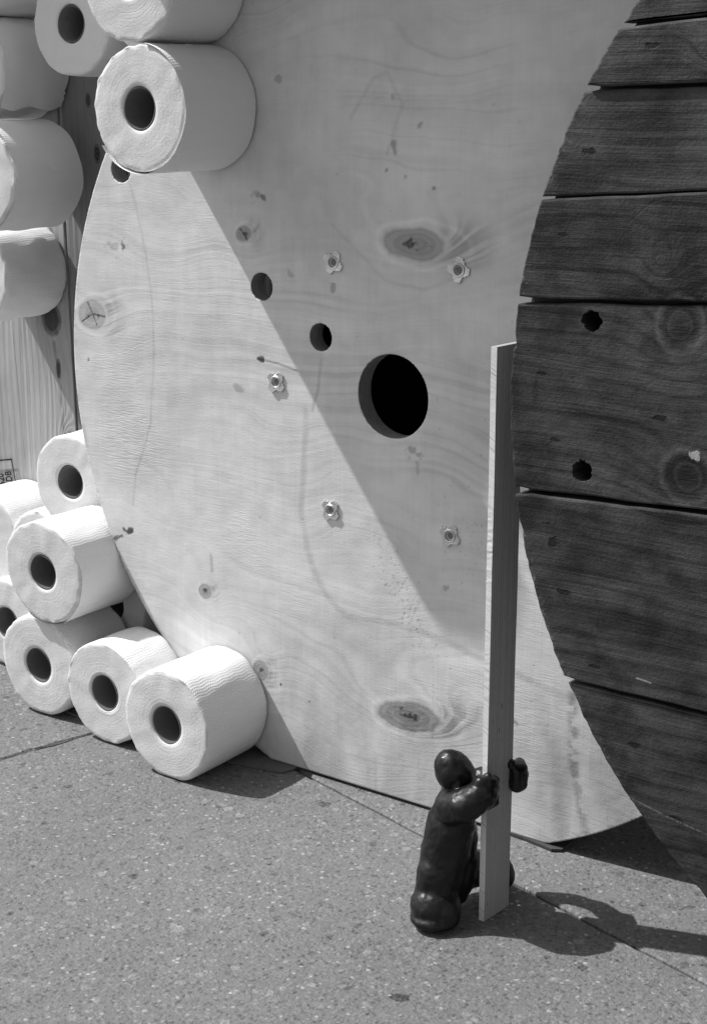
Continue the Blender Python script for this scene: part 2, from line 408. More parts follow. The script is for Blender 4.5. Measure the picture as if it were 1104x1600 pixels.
# ------------------------------------------------------------------ ground
bm = bmesh.new(); s = 80
bm.faces.new([bm.verts.new(p) for p in ((-s, -s, 0), (s, -s, 0), (s, s, 0), (-s, s, 0))])
gr = link('ground', mesh('ground', bm), None, [M_MORTAR], (0, 0, -0.0045)); gr['kind'] = 'structure'
pav = bpy.data.objects.new('pavement', None); C.objects.link(pav); pav.location = (-0.919, 1.16, 0); pav['kind'] = 'structure'
pav.rotation_euler = (0, 0, math.radians(-14.3))
SU, SV, GAP = 1.2, 1.0, 0.0045
def slab_mesh(seed):
    r = random.Random(seed); bm = bmesh.new()
    def edge(p, q, n):
        return [(p[0] + (q[0] - p[0]) * i / n, p[1] + (q[1] - p[1]) * i / n) for i in range(n)]
    a, b, c, d = (GAP / 2, GAP / 2), (SU - GAP / 2, GAP / 2), (SU - GAP / 2, SV - GAP / 2), (GAP / 2, SV - GAP / 2)
    o = edge(a, b, 90) + edge(b, c, 75) + edge(c, d, 90) + edge(d, a, 75)
    cx, cy = SU / 2, SV / 2
    top, mid, bot = [], [], []
    for (px, py) in o:
        j = (r.random() ** 3) * 0.0028
        ux, uy = (1 if px < cx else -1), (1 if py < cy else -1)
        ix = ux * (0.0014 + j) if abs(px - cx) > cx - 0.02 else 0; iy = uy * (0.0014 + j) if abs(py - cy) > cy - 0.02 else 0
        top.append(bm.verts.new((px + ix, py + iy, 0))); mid.append(bm.verts.new((px, py, -0.0016 - j * 0.4))); bot.append(bm.verts.new((px, py, -0.05)))
    bm.faces.new(top)
    for ra, rb in ((top, mid), (mid, bot)):
        for i in range(len(o)):
            bm.faces.new((ra[i], rb[i], rb[(i + 1) % len(o)], ra[(i + 1) % len(o)]))
    return mesh('slab', bm)
sms = [slab_mesh(k) for k in range(3)]
for i in range(-4, 5):
    for j in range(-5, 5):
        o = link('slab', sms[(i * 2 + j) % 3], pav, [M_PAVE], (-0.22 + i * SU, j * SV, rnd.uniform(-0.0007, 0) if (i, j) != (0, -1) else 0))

# ------------------------------------------------------------------ pale plywood reel
DC = Vector((-0.798, 1.161, 0.392)); DR = 0.421; CH = -0.389
def flange_outline(R, ch, n=260, jit=0.0006, seed=1):
    pts = []
    a0 = math.asin(ch / R)
    for i in range(n + 1):
        a = a0 + (PI - 2 * a0) * i / n
        rr = R + jit * mnoise.noise(Vector((a * 18, seed, 0))) * 2
        pts.append((rr * math.cos(a), max(rr * math.sin(a), ch)))
    for i in range(1, 40):                       # the flat cut it stands on
        f = i / 40.0
        x = pts[n][0] + (pts[0][0] - pts[n][0]) * f
        pts.append((x, ch + abs(mnoise.noise(Vector((x * 60, seed, 3)))) * 0.0012))
    return pts
reel = empty('cable_reel', (DC.x, DC.y, 0.003), 'big pale plywood reel disc with holes and metal nut plates standing behind the clay figure', 'reel')
me = mesh('flange', prism(flange_outline(DR - 0.0003, CH), 0.0012, 0.020, 0)); me.materials.append(M_EDGE); me.materials.append(M_EDGE)
holes = [(-0.0115, 0.004, 0.0388), (-0.1635, 0.093, 0.0133), (-0.0934, 0.051, 0.0131), (-0.343, 0.1975, 0.0135)]
me = cut(me, [cyl_bm(hx, hz, hr + 0.0002, -0.01, 0.04, 72, 0.004) for hx, hz, hr in holes])
fl = link('front_flange', me, reel, [], (0, 0, DC.z - 0.003))

def vnoise(x, y, seed=0):
    """smooth value noise on arrays, 0..1"""
    xi = np.floor(x).astype(np.int64); yi = np.floor(y).astype(np.int64); fx = x - xi; fy = y - yi
    fx = fx * fx * fx * (fx * (fx * 6 - 15) + 10); fy = fy * fy * fy * (fy * (fy * 6 - 15) + 10)
    def h(a, b):
        q = (a * 374761393 + b * 668265263 + seed * 1442695041) & 0x7fffffff
        q = ((q ^ (q >> 13)) * 1274126177) & 0x7fffffff
        return ((q ^ (q >> 16)) & 0xffff) / 65535.0
    return (h(xi, yi) * (1 - fx) + h(xi + 1, yi) * fx) * (1 - fy) + (h(xi, yi + 1) * (1 - fx) + h(xi + 1, yi + 1) * fx) * fy
def fbm(x, y, seed=0, oct_=4, gain=0.5):
    t = 0; amp = 1; tot = 0
    for k in range(oct_):
        t = t + vnoise(x * 2 ** k + 17.3 * k, y * 2 ** k - 9.1 * k, seed + k) * amp; tot += amp; amp *= gain
    return t / tot
def sstep(v, a, b): 
    t = np.clip((v - a) / (b - a), 0, 1); return t * t * (3 - 2 * t)
def seg_dist(X_, Z_, pts):
    best = None
    for (ax, az), (bx_, bz) in zip(pts, pts[1:]):
        dx, dz = bx_ - ax, bz - az; t = np.clip(((X_ - ax) * dx + (Z_ - az) * dz) / (dx * dx + dz * dz), 0, 1)
        d = np.hypot(X_ - ax - t * dx, Z_ - az - t * dz); best = d if best is None else np.minimum(best, d)
    return best
def ell_dist(X_, Z_, c, r, a=0.0):
    dx, dz = X_ - c[0], Z_ - c[1]; ca, sa = math.cos(a), math.sin(a)
    return np.hypot((dx * ca + dz * sa) / r[0], (dz * ca - dx * sa) / r[1])
def veneer_fields(X_, Z_):
    low = fbm(X_ * 3.0, Z_ * 4.5, 3, 3) - 0.5
    mid = fbm(X_ * 9.0, Z_ * 20.0, 5, 3) - 0.5
    cloud = fbm(X_ * 10, Z_ * 12, 8, 4) - 0.5
    w1 = fbm(X_ * 45, Z_ * 45, 11, 3) - 0.5
    n1 = fbm(X_ * 170, Z_ * 170, 13, 3) - 0.5
    K = [((0.0105, 0.142), (0.0350, 0.0145), 0.02, 0.060, 0.50), ((0.0075, -0.302), (0.0365, 0.0150), 0.07, 0.062, 0.56),
         ((-0.1845, 0.1418), (0.0105, 0.0080), 0.2, 0.026, 0.50), ((-0.3915, 0.0481), (0.0200, 0.0150), 0.1, 0.028, 0.42),
         ((-0.2446, -0.2252), (0.0085, 0.0075), 0.3, 0.034, 0.50), ((-0.172, -0.296), (0.0095, 0.0110), 0.0, 0.024, 0.45)]
    g = Z_ + low * 0.16 + mid * 0.020
    for c, r, a, hg, dk in K:
        g = g + hg * np.exp(-ell_dist(X_, Z_, (c[0] + r[0] * 0.5, c[1]), (r[0] * 2.6, r[1] * 3.2), a) ** 2)
    lines = fbm(g * 130, X_ * 0.9, 21, 2, 0.6) - 0.5
    thin = fbm(g * 330, X_ * 1.6, 27, 2, 0.6)
    patch = sstep(fbm(X_ * 6, Z_ * 8, 31, 3), 0.35, 0.65)
    tone = 0.590 - 0.115 * lines * (0.20 + 0.80 * patch) - 0.060 * sstep(thin, 0.56, 0.80) * (0.05 + 0.95 * patch) + cloud * 0.20 + (fbm(X_ * 60, Z_ * 70, 91, 3) - 0.5) * 0.09 + (fbm(X_ * 240, Z_ * 30, 93, 2) - 0.5) * 0.03 + (fbm(X_ * 40, Z_ * 420, 95, 2) - 0.5) * 0.02
    relief = cloud * 2.6 + (0.5 - thin) * 0.16
    st = np.zeros_like(X_)
    for c, r, a, hg, dk in K:
        d = ell_dist(X_, Z_, c, r, a); dd = d + w1 * 0.34 + (n1 * 0.10)
        core = 1 - sstep(dd, 0.86, 1.04)
        ring = fbm(d * 11 + w1 * 2.2, d * 0 + c[0] * 40, 41, 2) - 0.5
        st += core * (dk + ring * 0.26 + 0.12 * (1 - sstep(d, 0.0, 0.8)))
        st += 0.20 * np.exp(-((dd - 1.0) / 0.10) ** 2)                                # bark line
        st += (1 - sstep(d + n1 * 1.1, 0.08, 0.26)) * 0.34                            # pith
        halo = ell_dist(X_, Z_, (c[0] + r[0] * 1.35, c[1] + r[1] * 0.1), (r[0] * 1.15, r[1] * 2.3), a)
        fl_ = fbm(g * 260, X_ * 2.5, 51, 2)
        st += (1 - sstep(halo, 0.15, 1.2)) * sstep(dd, 1.0, 1.25) * (0.06 + 0.34 * sstep(fl_, 0.35, 0.75))
        pale = ell_dist(X_, Z_, (c[0] + r[0] * 0.25, c[1]), (r[0] * 1.45, r[1] * 1.42), a)
        st -= 0.13 * np.exp(-((pale - 1.0 + w1 * 0.3) / 0.09) ** 2)
        st += 0.10 * np.exp(-(ell_dist(X_, Z_, c, (r[0] * 2.4, r[1] * 2.6), a)) ** 2) * sstep(dd, 1.0, 1.2)
    for pts in ([(-0.3975, 0.0605), (-0.391, 0.049), (-0.3860, 0.0385)], [(-0.407, 0.040), (-0.391, 0.049), (-0.374, 0.0475)]):
        st += (1 - sstep(seg_dist(X_, Z_, pts) + n1 * 0.002, 0.0003, 0.0015)) * 0.55
    st += (1 - sstep(seg_dist(X_, Z_, [(-0.189, 0.146), (-0.183, 0.140), (-0.180, 0.135)]) + n1 * 0.002, 0.0003, 0.0014)) * 0.5
    def line(pts, wd, amt, wig=0.004, brk=0):
        d = seg_dist(X_ + (fbm(X_ * 25, Z_ * 25, 61, 2) - 0.5) * wig, Z_ + (fbm(X_ * 25, Z_ * 25, 63, 2) - 0.5) * wig, pts)
        t = (1 - sstep(d, wd * 0.15, wd)) * amt
        return t * sstep(fbm(X_ * 90, Z_ * 150, 65, 3), 0.35, 0.6) if brk else t * (0.55 + 0.9 * fbm(X_ * 60, Z_ * 60, 67, 2))
    st += line([(-0.112, -0.02), (-0.1145, -0.07), (-0.117, -0.121), (-0.111, -0.158), (-0.100, -0.183), (-0.088, -0.2), (-0.075, -0.211), (-0.061, -0.217), (-0.03, -0.215), (-0.005, -0.212), (0.038, -0.216), (0.094, -0.229), (0.161, -0.241), (0.25, -0.26)], 0.0060, 0.17)
    st += line([(-0.334, 0.191), (-0.326, 0.167), (-0.32, 0.145), (-0.313, 0.114), (-0.308, 0.082), (-0.306, 0.045), (-0.307, 0.011), (-0.313, -0.056), (-0.326, -0.09), (-0.338, -0.114), (-0.343, -0.149)], 0.0026, 0.15, 0.002)
    st += line([(0.182, -0.24), (0.184, -0.26), (0.187, -0.308), (0.194, -0.337), (0.201, -0.366)], 0.0075, 0.36, 0.006, 1)
    st += line([(0.150, -0.25), (0.170, -0.30), (0.176, -0.35)], 0.012, 0.12, 0.01)
    st += line([(-0.094, 0.031), (-0.098, 0.0), (-0.104, -0.019)], 0.0028, 0.22)
    st += line([(-0.170, 0.0235), (-0.160, 0.0225), (-0.145, 0.021), (-0.122, 0.016)], 0.0018, 0.45, 0.001)
    st += line([(-0.060, 0.25), (-0.035, 0.283), (-0.020, 0.288), (-0.004, 0.262), (-0.012, 0.24), (-0.02, 0.22)], 0.0035, 0.12)
    st += line([(-0.08, 0.155), (-0.02, 0.108), (0.02, 0.102), (0.06, 0.118)], 0.003, 0.10)
    st += line([(-0.375, -0.08), (-0.30, -0.11), (-0.287, -0.125), (-0.286, -0.135)], 0.004, 0.09)
    B = [((-0.3485, -0.1772), (0.0085, 0.0052), 0.95, 0.2), ((-0.365, -0.187), (0.012, 0.0024), 0.7, 0.45), ((-0.343, 0.1205), (0.0046, 0.0060), 0.75, 0),
         ((-0.357, 0.121), (0.010, 0.0040), 0.30, 0), ((-0.1688, 0.1793), (0.0060, 0.0055), 0.45, 0), ((-0.160, 0.176), (0.0030, 0.0034), 0.65, 0),
         ((0.0114, -0.0437), (0.0105, 0.0068), 0.42, 0), ((0.016, -0.058), (0.004, 0.007), 0.28, 0), ((-0.166, 0.0228), (0.0050, 0.0028), 0.85, 0),
         ((-0.1953, -0.0083), (0.0058, 0.0046), 0.34, 0), ((0.001, 0.20), (0.0036, 0.0036), 0.34, 0), ((-0.012, 0.225), (0.0032, 0.0055), 0.45, 0.4),
         ((-0.078, 0.098), (0.0032, 0.0052), 0.40, 0), ((0.03, 0.19), (0.0025, 0.0025), 0.5, 0), ((-0.02, 0.205), (0.0025, 0.0025), 0.5, 0),
         ((0.048, -0.166), (0.0035, 0.0035), 0.4, 0), ((-0.235, -0.195), (0.0022, 0.014), 0.26, 0.1), ((0.11, -0.13), (0.0035, 0.0035), 0.4, 0),
         ((0.016, 0.245), (0.004, 0.002), 0.4, 0.8), ((-0.015, 0.268), (0.003, 0.003), 0.3, 0), ((-0.13, 0.11), (0.003, 0.006), 0.3, 0.5), ((-0.40, 0.0), (0.002, 0.005), 0.6, 0),
         ((-0.146, -0.305), (0.0016, 0.0016), 0.9, 0), ((-0.11, -0.315), (0.0013, 0.0013), 0.6, 0), ((0.125, -0.28), (0.003, 0.003), 0.4, 0), ((-0.14, 0.283), (0.0035, 0.0035), 0.35, 0)]
    for c, r, amt, a in B:
        st += (1 - sstep(ell_dist(X_, Z_, c, r, a) + n1 * 1.9, 0.62, 1.05)) * amt
    rr = np.random.RandomState(4)
    for k in range(420):                          # fly specks and spatter: a diagonal cloud and strays
        q = rr.rand()
        if q < 0.55: t = rr.randn(); px, pz = 0.003 + t * 0.020 + rr.randn() * 0.008, -0.185 - t * 0.034 + rr.randn() * 0.010
        elif q < 0.72: px, pz = 0.075 + rr.randn() * 0.022, -0.125 + rr.randn() * 0.025
        else: px, pz = rr.uniform(-0.4, 0.3), rr.uniform(-0.38, 0.38)
        sel = (np.abs(X_ - px) < 0.005) & (np.abs(Z_ - pz) < 0.005)
        rad = rr.uniform(0.0005, 0.0013)
        st[sel] += (1 - sstep(np.hypot(X_[sel] - px, Z_[sel] - pz), rad * 0.4, rad * 1.4)) * rr.uniform(0.08, 0.34)
    st += sstep(-Z_, 0.18, 0.40) * sstep(fbm(X_ * 30, Z_ * 8, 71, 4), 0.38, 0.75) * 0.30       # grime near the street
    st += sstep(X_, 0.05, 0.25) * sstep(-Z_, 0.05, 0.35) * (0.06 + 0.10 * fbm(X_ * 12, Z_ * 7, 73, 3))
    st += sstep(-np.hypot(X_, Z_), -0.421, -0.415) * 0 + sstep(np.hypot(X_, Z_), 0.414, 0.421) * 0.25 * sstep(fbm(X_ * 120, Z_ * 120, 77, 2), 0.45, 0.65)
    relief = relief - np.clip(st, 0, 1) * 0.9 * (0.5 + n1)
    tone = tone * (1 - 0.93 * np.clip(st, -0.3, 1.0))
    chk = 1.9 * (1 - sstep(ell_dist(X_, Z_, (-0.345, -0.08), (0.080, 0.075), -0.3), 0.1, 1.0)) + 1.0 * (1 - sstep(ell_dist(X_, Z_, (0.085, -0.275), (0.075, 0.06)), 0.1, 1.0)) + 1.0 * (1 - sstep(ell_dist(X_, Z_, (-0.36, 0.0), (0.07, 0.05)), 0.1, 1.0)) + 0.8 * (1 - sstep(ell_dist(X_, Z_, (-0.20, -0.17), (0.08, 0.05)), 0.1, 1.0)) + 0.6 * sstep(fbm(X_ * 14, Z_ * 14, 81, 3), 0.55, 0.75)
    return tone, relief, chk * 0.5
def veneer():
    h = 0.0011; n = int(2 * (DR + 0.004) / h) + 2
    ax = -DR - 0.004 + h * np.arange(n)
    X_, Z_ = np.meshgrid(ax, ax)                  # Z_ varies by row
    def sd(x, z):
        d = np.minimum(DR - np.hypot(x, z), z - CH)
        for hx, hz, hr in holes: d = np.minimum(d, np.hypot(x - hx, z - hz) - hr)
        return d
    D = sd(X_, Z_)
    for it in range(3):                           # pull the border vertices onto the outline
        e = 1e-5
        gx = (sd(X_ + e, Z_) - sd(X_ - e, Z_)) / (2 * e); gz = (sd(X_, Z_ + e) - sd(X_, Z_ - e)) / (2 * e)
        mv = (D < 0.45 * h) & (D > -0.62 * h)
        d = sd(X_, Z_); X_ = np.where(mv, X_ - gx * d, X_); Z_ = np.where(mv, Z_ - gz * d, Z_)
    ok = D > -0.62 * h
    cell = ok[:-1, :-1] & ok[1:, :-1] & ok[:-1, 1:] & ok[1:, 1:]
    idx = np.full(D.shape, -1, dtype=np.int64); used = np.zeros(D.shape, bool)
    used[:-1, :-1] |= cell; used[1:, :-1] |= cell; used[:-1, 1:] |= cell; used[1:, 1:] |= cell
    nv = int(used.sum()); idx[used] = np.arange(nv)
    xs, zs = X_[used], Z_[used]
    q = np.stack([idx[:-1, :-1][cell], idx[:-1, 1:][cell], idx[1:, 1:][cell], idx[1:, :-1][cell]], 1)   # faces -Y
    # border edges -> a wall as thick as the veneer
    ed = np.concatenate([q[:, [0, 1]], q[:, [1, 2]], q[:, [2, 3]], q[:, [3, 0]]])
    key = np.minimum(ed[:, 0], ed[:, 1]) * nv + np.maximum(ed[:, 0], ed[:, 1])
    u, inv, cnt = np.unique(key, return_inverse=True, return_counts=True)
    bd = ed[cnt[inv] == 1]; bv = np.unique(bd); rm = np.full(nv, -1, dtype=np.int64); rm[bv] = nv + np.arange(len(bv))
    wall = np.stack([bd[:, 1], bd[:, 0], rm[bd[:, 0]], rm[bd[:, 1]]], 1)
    F = np.concatenate([q, wall]); V = np.zeros((nv + len(bv), 3), dtype=np.float32)
    V[:nv, 0] = xs; V[:nv, 2] = zs; V[nv:, 0] = xs[bv]; V[nv:, 2] = zs[bv]; V[nv:, 1] = 0.0011
    me = bpy.data.meshes.new('face_veneer'); me.vertices.add(len(V)); me.vertices.foreach_set('co', V.ravel())
    me.loops.add(F.size); me.loops.foreach_set('vertex_index', F.ravel().astype(np.int32))
    me.polygons.add(len(F)); me.polygons.foreach_set('loop_start', (np.arange(len(F)) * 4).astype(np.int32))
    mi = np.zeros(len(F), dtype=np.int32); mi[len(q):] = 1; me.polygons.foreach_set('material_index', mi)
    me.update(); me.validate()
    tone, relief, chk = veneer_fields(xs, zs)
    for nme, f in (('tone', tone), ('relief', relief), ('check', chk)):
        at = me.attributes.new(nme, 'FLOAT', 'POINT'); at.data.foreach_set('value', np.concatenate([f, f[bv]]).astype(np.float32))
    return me
vm_ = veneer(); link('face_veneer', vm_, fl, [M_PLY, M_EDGE])
bm = bmesh.new()                                  # drum: staves round the axle hole
drum = empty_drum = bpy.data.objects.new('drum', None); C.objects.link(drum); drum.parent = reel; drum.location = (0, 0.02, DC.z - 0.003)
bm.free()
NST = 22
for k in range(NST):
    a0, a1 = 2 * PI * k / NST + 0.0004, 2 * PI * (k + 1) / NST - 0.0004
    pts = [(0.162 * math.cos(a0), 0.162 * math.sin(a0)), (0.184 * math.cos(a0), 0.184 * math.sin(a0)), (0.184 * math.cos(a1), 0.184 * math.sin(a1)), (0.162 * math.cos(a1), 0.162 * math.sin(a1))]
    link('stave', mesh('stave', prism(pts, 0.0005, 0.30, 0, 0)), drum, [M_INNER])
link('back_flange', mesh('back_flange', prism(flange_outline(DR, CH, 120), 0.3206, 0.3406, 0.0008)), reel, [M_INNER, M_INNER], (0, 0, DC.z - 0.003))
# flange nuts pressed into the plywood
def tnut_mesh():
    bm = bmesh.new(); n = 64
    def ring(rf, y): return [bm.verts.new((rf(2 * PI * i / n) * math.cos(2 * PI * i / n), y, rf(2 * PI * i / n) * math.sin(2 * PI * i / n))) for i in range(n)]
    def lobe(a):
        t = (a / (PI / 2)) % 1.0
        return 0.0112 if 0.16 < t < 0.60 else (0.0078 if 0.70 < t < 0.98 else 0.0094)
    R = [ring(lobe, 0.0002), ring(lambda a: lobe(a) - 0.0001, -0.0016), ring(lambda a: lobe(a) - 0.0006, -0.0019), ring(lambda a: 0.0064, -0.0016), ring(lambda a: 0.0056, -0.0024), ring(lambda a: 0.0047, -0.0022), ring(lambda a: 0.0041, -0.0012), ring(lambda a: 0.0039, 0.006)]
    for ra, rb in zip(R, R[1:]):
        for i in range(n): bm.faces.new((ra[i], rb[i], rb[(i + 1) % n], ra[(i + 1) % n]))
    me = mesh('nut_plate', bm, False)
    return me
def bolt_end():
    bm = bmesh.new(); n = 24
    a = [bm.verts.new((0.0038 * math.cos(2 * PI * i / n), 0.0008, 0.0038 * math.sin(2 * PI * i / n))) for i in range(n)]
    b = [bm.verts.new((0.0026 * math.cos(2 * PI * i / n), -0.0002, 0.0026 * math.sin(2 * PI * i / n))) for i in range(n)]
    for i in range(n): bm.faces.new((a[i], a[(i + 1) % n], b[(i + 1) % n], b[i]))
    bm.faces.new(b); return mesh('bolt_end', bm)
tm, tb = tnut_mesh(), bolt_end()
for k, (tx, tz) in enumerate([(-0.0782, 0.121), (0.0576, 0.1226), (-0.1469, 0.0032), (-0.0822, -0.1135), (0.0528, -0.1165), (0.128, 0.006)]):
    t = link('nut_plate', tm, fl, [M_METAL], (tx, 0, tz), (rnd.uniform(-0.05, 0.05), rnd.uniform(0, 1.5), rnd.uniform(-0.05, 0.05)))
    q = link('bolt_end', tb, fl, [M_BOLT], (tx, -0.0002, tz))

# ------------------------------------------------------------------ dark plank reel end
KC = Vector((-0.135, 0.99, 0.452)); KR = 0.452
dd = empty('plank_disc', (KC.x, KC.y, 0.0), 'dark weathered disc of horizontal planks standing in front of the pale plywood disc', 'reel end')
SE = [(0.372, 0.03, 0.003), (0.2512, 0.072, 0.0022), (0.2128, 0.0246, 0.0022), (0.1405, 0.073, 0.0012), (0.0680, 0.057, 0.0030), (-0.0735, 0.0357, 0.0030), (-0.2148, -0.005, 0.0034)]
def seam(k, x):
    z0, sl_, gp = SE[k]; return z0 + sl_ * (x + 0.40)
def plank_outline(lo, hi, seed):
    """region of the disc between two seams; lo/hi index of SE or None"""
    P = []
    flo = (lambda x: seam(lo, x) - 0 + SE[lo][2] / 2) if lo is not None else (lambda x: -9)
    fhi = (lambda x: seam(hi, x) - SE[hi][2] / 2) if hi is not None else (lambda x: 9)
    N = 1400; ring = []
    for i in range(N):
        a = 2 * PI * i / N
        j = mnoise.noise(Vector((math.cos(a) * 60, math.sin(a) * 60, seed))) * 0.0009 + mnoise.noise(Vector((math.cos(a) * 150, math.sin(a) * 150, seed + 5))) * 0.0004 + max(0, mnoise.noise(Vector((math.cos(a) * 33, math.sin(a) * 33, seed + 8))) - 0.35) * -0.006
        step = 0.0014 * mnoise.noise(Vector((seed * 3.3, 1.7, 0)))
        r = KR + j + step - 0.001
        ring.append((r * math.cos(a), r * math.sin(a)))
    inside = [flo(x) < z < fhi(x) for x, z in ring]
    # walk: right arc (a about 0) then top seam, left arc, bottom seam
    right = [ring[i] for i in range(-N // 4, N // 4) if inside[i % N] for i in [i % N]]
    left = [ring[i] for i in range(N // 4, 3 * N // 4) if inside[i]]
    out = list(right)
    def seam_pts(f, xa, xb, sd):
        n = 70; o = []
        for i in range(1, n):
            x = xa + (xb - xa) * i / n
            nz = mnoise.noise(Vector((x * 30, sd, 1.0))) * 0.0007 + mnoise.noise(Vector((x * 140, sd, 2.0))) * 0.0004
            e = min(abs(x - xa), abs(x - xb), 0.02) / 0.02
            o.append((x, f(x) + nz))
        return o
    if hi is not None: out += seam_pts(fhi, right[-1][0] - 0.002, left[0][0] + 0.002, seed + 0.1)
    out += left
    if lo is not None: out += seam_pts(flo, left[-1][0] + 0.002, right[0][0] - 0.002, seed + 0.2)
    return out
order = [(0, None), (1, 0), (2, 1), (3, 2), (4, 3), (5, 4), (6, 5), (None, 6)]
for k, (lo, hi) in enumerate(order):
    off = [0, 0.0012, -0.0022, 0.0006, -0.0004, 0.001, -0.0006, 0.0016][k]
    me = mesh('plank', prism(plank_outline(lo, hi, k + 1.5), off, 0.016, 0.0016, 0)); me.materials.append(M_DARK)
    if k == 5:
        cs = []
        for cx_, cz_, r_ in ((-0.386, 0.0552, 0.0078), (-0.3893, -0.0536, 0.0082)):
            pts = []
            for i in range(40):
                a = 2 * PI * i / 40; rr = r_ * (1 + 0.16 * mnoise.noise(Vector((math.cos(a) * 2, math.sin(a) * 2, cx_ * 40 + cz_ * 90))) + rnd.uniform(-0.10, 0.10))
                pts.append((cx_ + rr * math.cos(a), cz_ + rr * math.sin(a)))
            cs.append(prism(pts, -0.02, 0.05, 0, 0))
        me = cut(me, cs)
    link('plank', me, dd, [M_DARK], (0, 0, KC.z))
for k in range(7):                               # second layer of boards, crosswise
    xa, xb = -0.4488 + k * 0.1282, -0.4488 + (k + 1) * 0.1282 - 0.0008
    rb = 0.4490; up_ = [(xa + (xb - xa) * i / 24) for i in range(25)]
    pts = [(x_, math.sqrt(max(rb * rb - x_ * x_, 0))) for x_ in up_][::-1] + [(x_, -math.sqrt(max(rb * rb - x_ * x_, 0)) - 1e-5) for x_ in up_]
    me = mesh('back_plank', prism(pts, 0.0163, 0.044, 0, 0)); me.materials.append(M_INNER)
    if k == 0: me = cut(me, [cyl_bm(hx, hz, 0.0095, 0.0, 0.041, 24, 0.05, 0) for hx, hz in ((-0.386, 0.0552), (-0.3893, -0.0536))])
    link('back_plank', me, dd, [M_INNER], (0, 0, KC.z))
for k in range(30):                              # the drum behind it and the other end
    a0, a1 = 2 * PI * k / 30 + 0.005, 2 * PI * (k + 1) / 30 - 0.005
    pts = [(q * math.cos(a), q * math.sin(a)) for q, a in ((0.235, a0), (0.26, a0), (0.26, a1), (0.235, a1))]
    link('stave', mesh('stave', prism(pts, 0.0445, 0.24, 0, 0)), dd, [M_INNER], (0, 0, KC.z))
link('back_flange', mesh('back_flange', prism([(KR * math.cos(2 * PI * i / 160), KR * math.sin(2 * PI * i / 160)) for i in range(160)], 0.2405, 0.264, 0.001, 0)), dd, [M_INNER], (0, 0, KC.z))
# ------------------------------------------------------------------ pallet behind the rolls
pal = empty('upright_pallet', (-1.37, 1.31, 0), 'upright pallet of knotty vertical boards with a black stamp behind the toilet rolls', 'pallet')
def bx(z, x04, sl_): return x04 + sl_ * (z - 0.40)
seams = [(-1.79, -0.06), (-1.68, -0.06), (-1.575, -0.062), (-1.471, -0.062), (-1.3685, -0.02), (-1.268, -0.01), (-1.165, 0.0), (-1.055, 0.0)]
for k, (sa, sb) in enumerate(zip(seams, seams[1:])):
    N = 40; zt = 1.12 + rnd.uniform(-0.01, 0.01)
    L = [(bx(zt * i / N, *sa) + 0.0012 + 0.0006 * mnoise.noise(Vector((i * 0.7, k, 0))), zt * i / N + 0.001) for i in range(N + 1)]
    Rr = [(bx(zt * i / N, *sb) - 0.0012 + 0.0006 * mnoise.noise(Vector((i * 0.7, k + 0.5, 0))), zt * i / N + 0.001) for i in range(N + 1)]
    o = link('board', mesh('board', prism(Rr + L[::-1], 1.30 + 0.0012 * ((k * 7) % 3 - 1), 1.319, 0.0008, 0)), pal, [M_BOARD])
    o.matrix_parent_inverse = Matrix.Translation(-pal.location)
for zc in (0.12, 0.58, 1.02):
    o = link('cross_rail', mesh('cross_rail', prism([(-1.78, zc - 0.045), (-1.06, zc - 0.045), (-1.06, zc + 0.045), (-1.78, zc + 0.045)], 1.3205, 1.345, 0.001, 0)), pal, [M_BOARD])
    o.matrix_parent_inverse = Matrix.Translation(-pal.location)
# burnt-in stamp: a box and letters reading upwards
def text_mesh(body, size):
    cu = bpy.data.curves.new('lettering', 'FONT'); cu.body = body; cu.size = size; cu.extrude = 0.0003; cu.offset = 0.00035
    o = bpy.data.objects.new('tmp', cu); C.objects.link(o)
    dg = bpy.context.evaluated_depsgraph_get(); me = bpy.data.meshes.new_from_object(o.evaluated_get(dg))
    bpy.data.objects.remove(o); return me
YF = 1.2980
tilt = -0.09
for body, x, z, size in (('HT-DB', -1.4815, 0.1760, 0.0165), ('31620', -1.4965, 0.1760, 0.0165)):
    o = link('stamp_lettering', text_mesh(body, size), pal, [M_INK])
    o.matrix_basis = Matrix.Translation((x, YF, z)) @ Matrix.Rotation(-PI / 2 - 0.16, 4, 'Y') @ Matrix.Rotation(PI / 2, 4, 'X') @ Matrix.Diagonal((0.62, 1.0, 1.0, 1.0))
    o.matrix_parent_inverse = Matrix.Translation(-pal.location)
def stroke(pts, wd, y):
    bm = bmesh.new()
    L, R_ = [], []
    for i, p in enumerate(pts):
        a = Vector(pts[max(i - 1, 0)]); b = Vector(pts[min(i + 1, len(pts) - 1)]); d = (b - a).normalized(); nrm = Vector((-d.y, d.x))
        ww = wd * (0.8 + 0.5 * abs(mnoise.noise(Vector((p[0] * 300, p[1] * 300, 0)))))
        L.append(Vector(p) + nrm * ww); R_.append(Vector(p) - nrm * ww)
    pts2 = L + R_[::-1]
    bm.free(); return prism([(q.x, q.y) for q in pts2][::-1], y, y + 0.0004, 0, 0)
def lerp(p, q, n): return [(p[0] + (q[0] - p[0]) * i / n, p[1] + (q[1] - p[1]) * i / n) for i in range(n + 1)]
for pts, wd in ((lerp((-1.560, 0.2065), (-1.4835, 0.2215), 20), 0.0011), (lerp((-1.4838, 0.2215), (-1.4695, 0.145), 20), 0.0008), (lerp((-1.560, 0.2065), (-1.546, 0.13), 20), 0.0008)):
    o = link('stamp_frame', mesh('stamp_frame', stroke(pts, wd, YF)), pal, [M_INK])
    o.matrix_parent_inverse = Matrix.Translation(-pal.location)

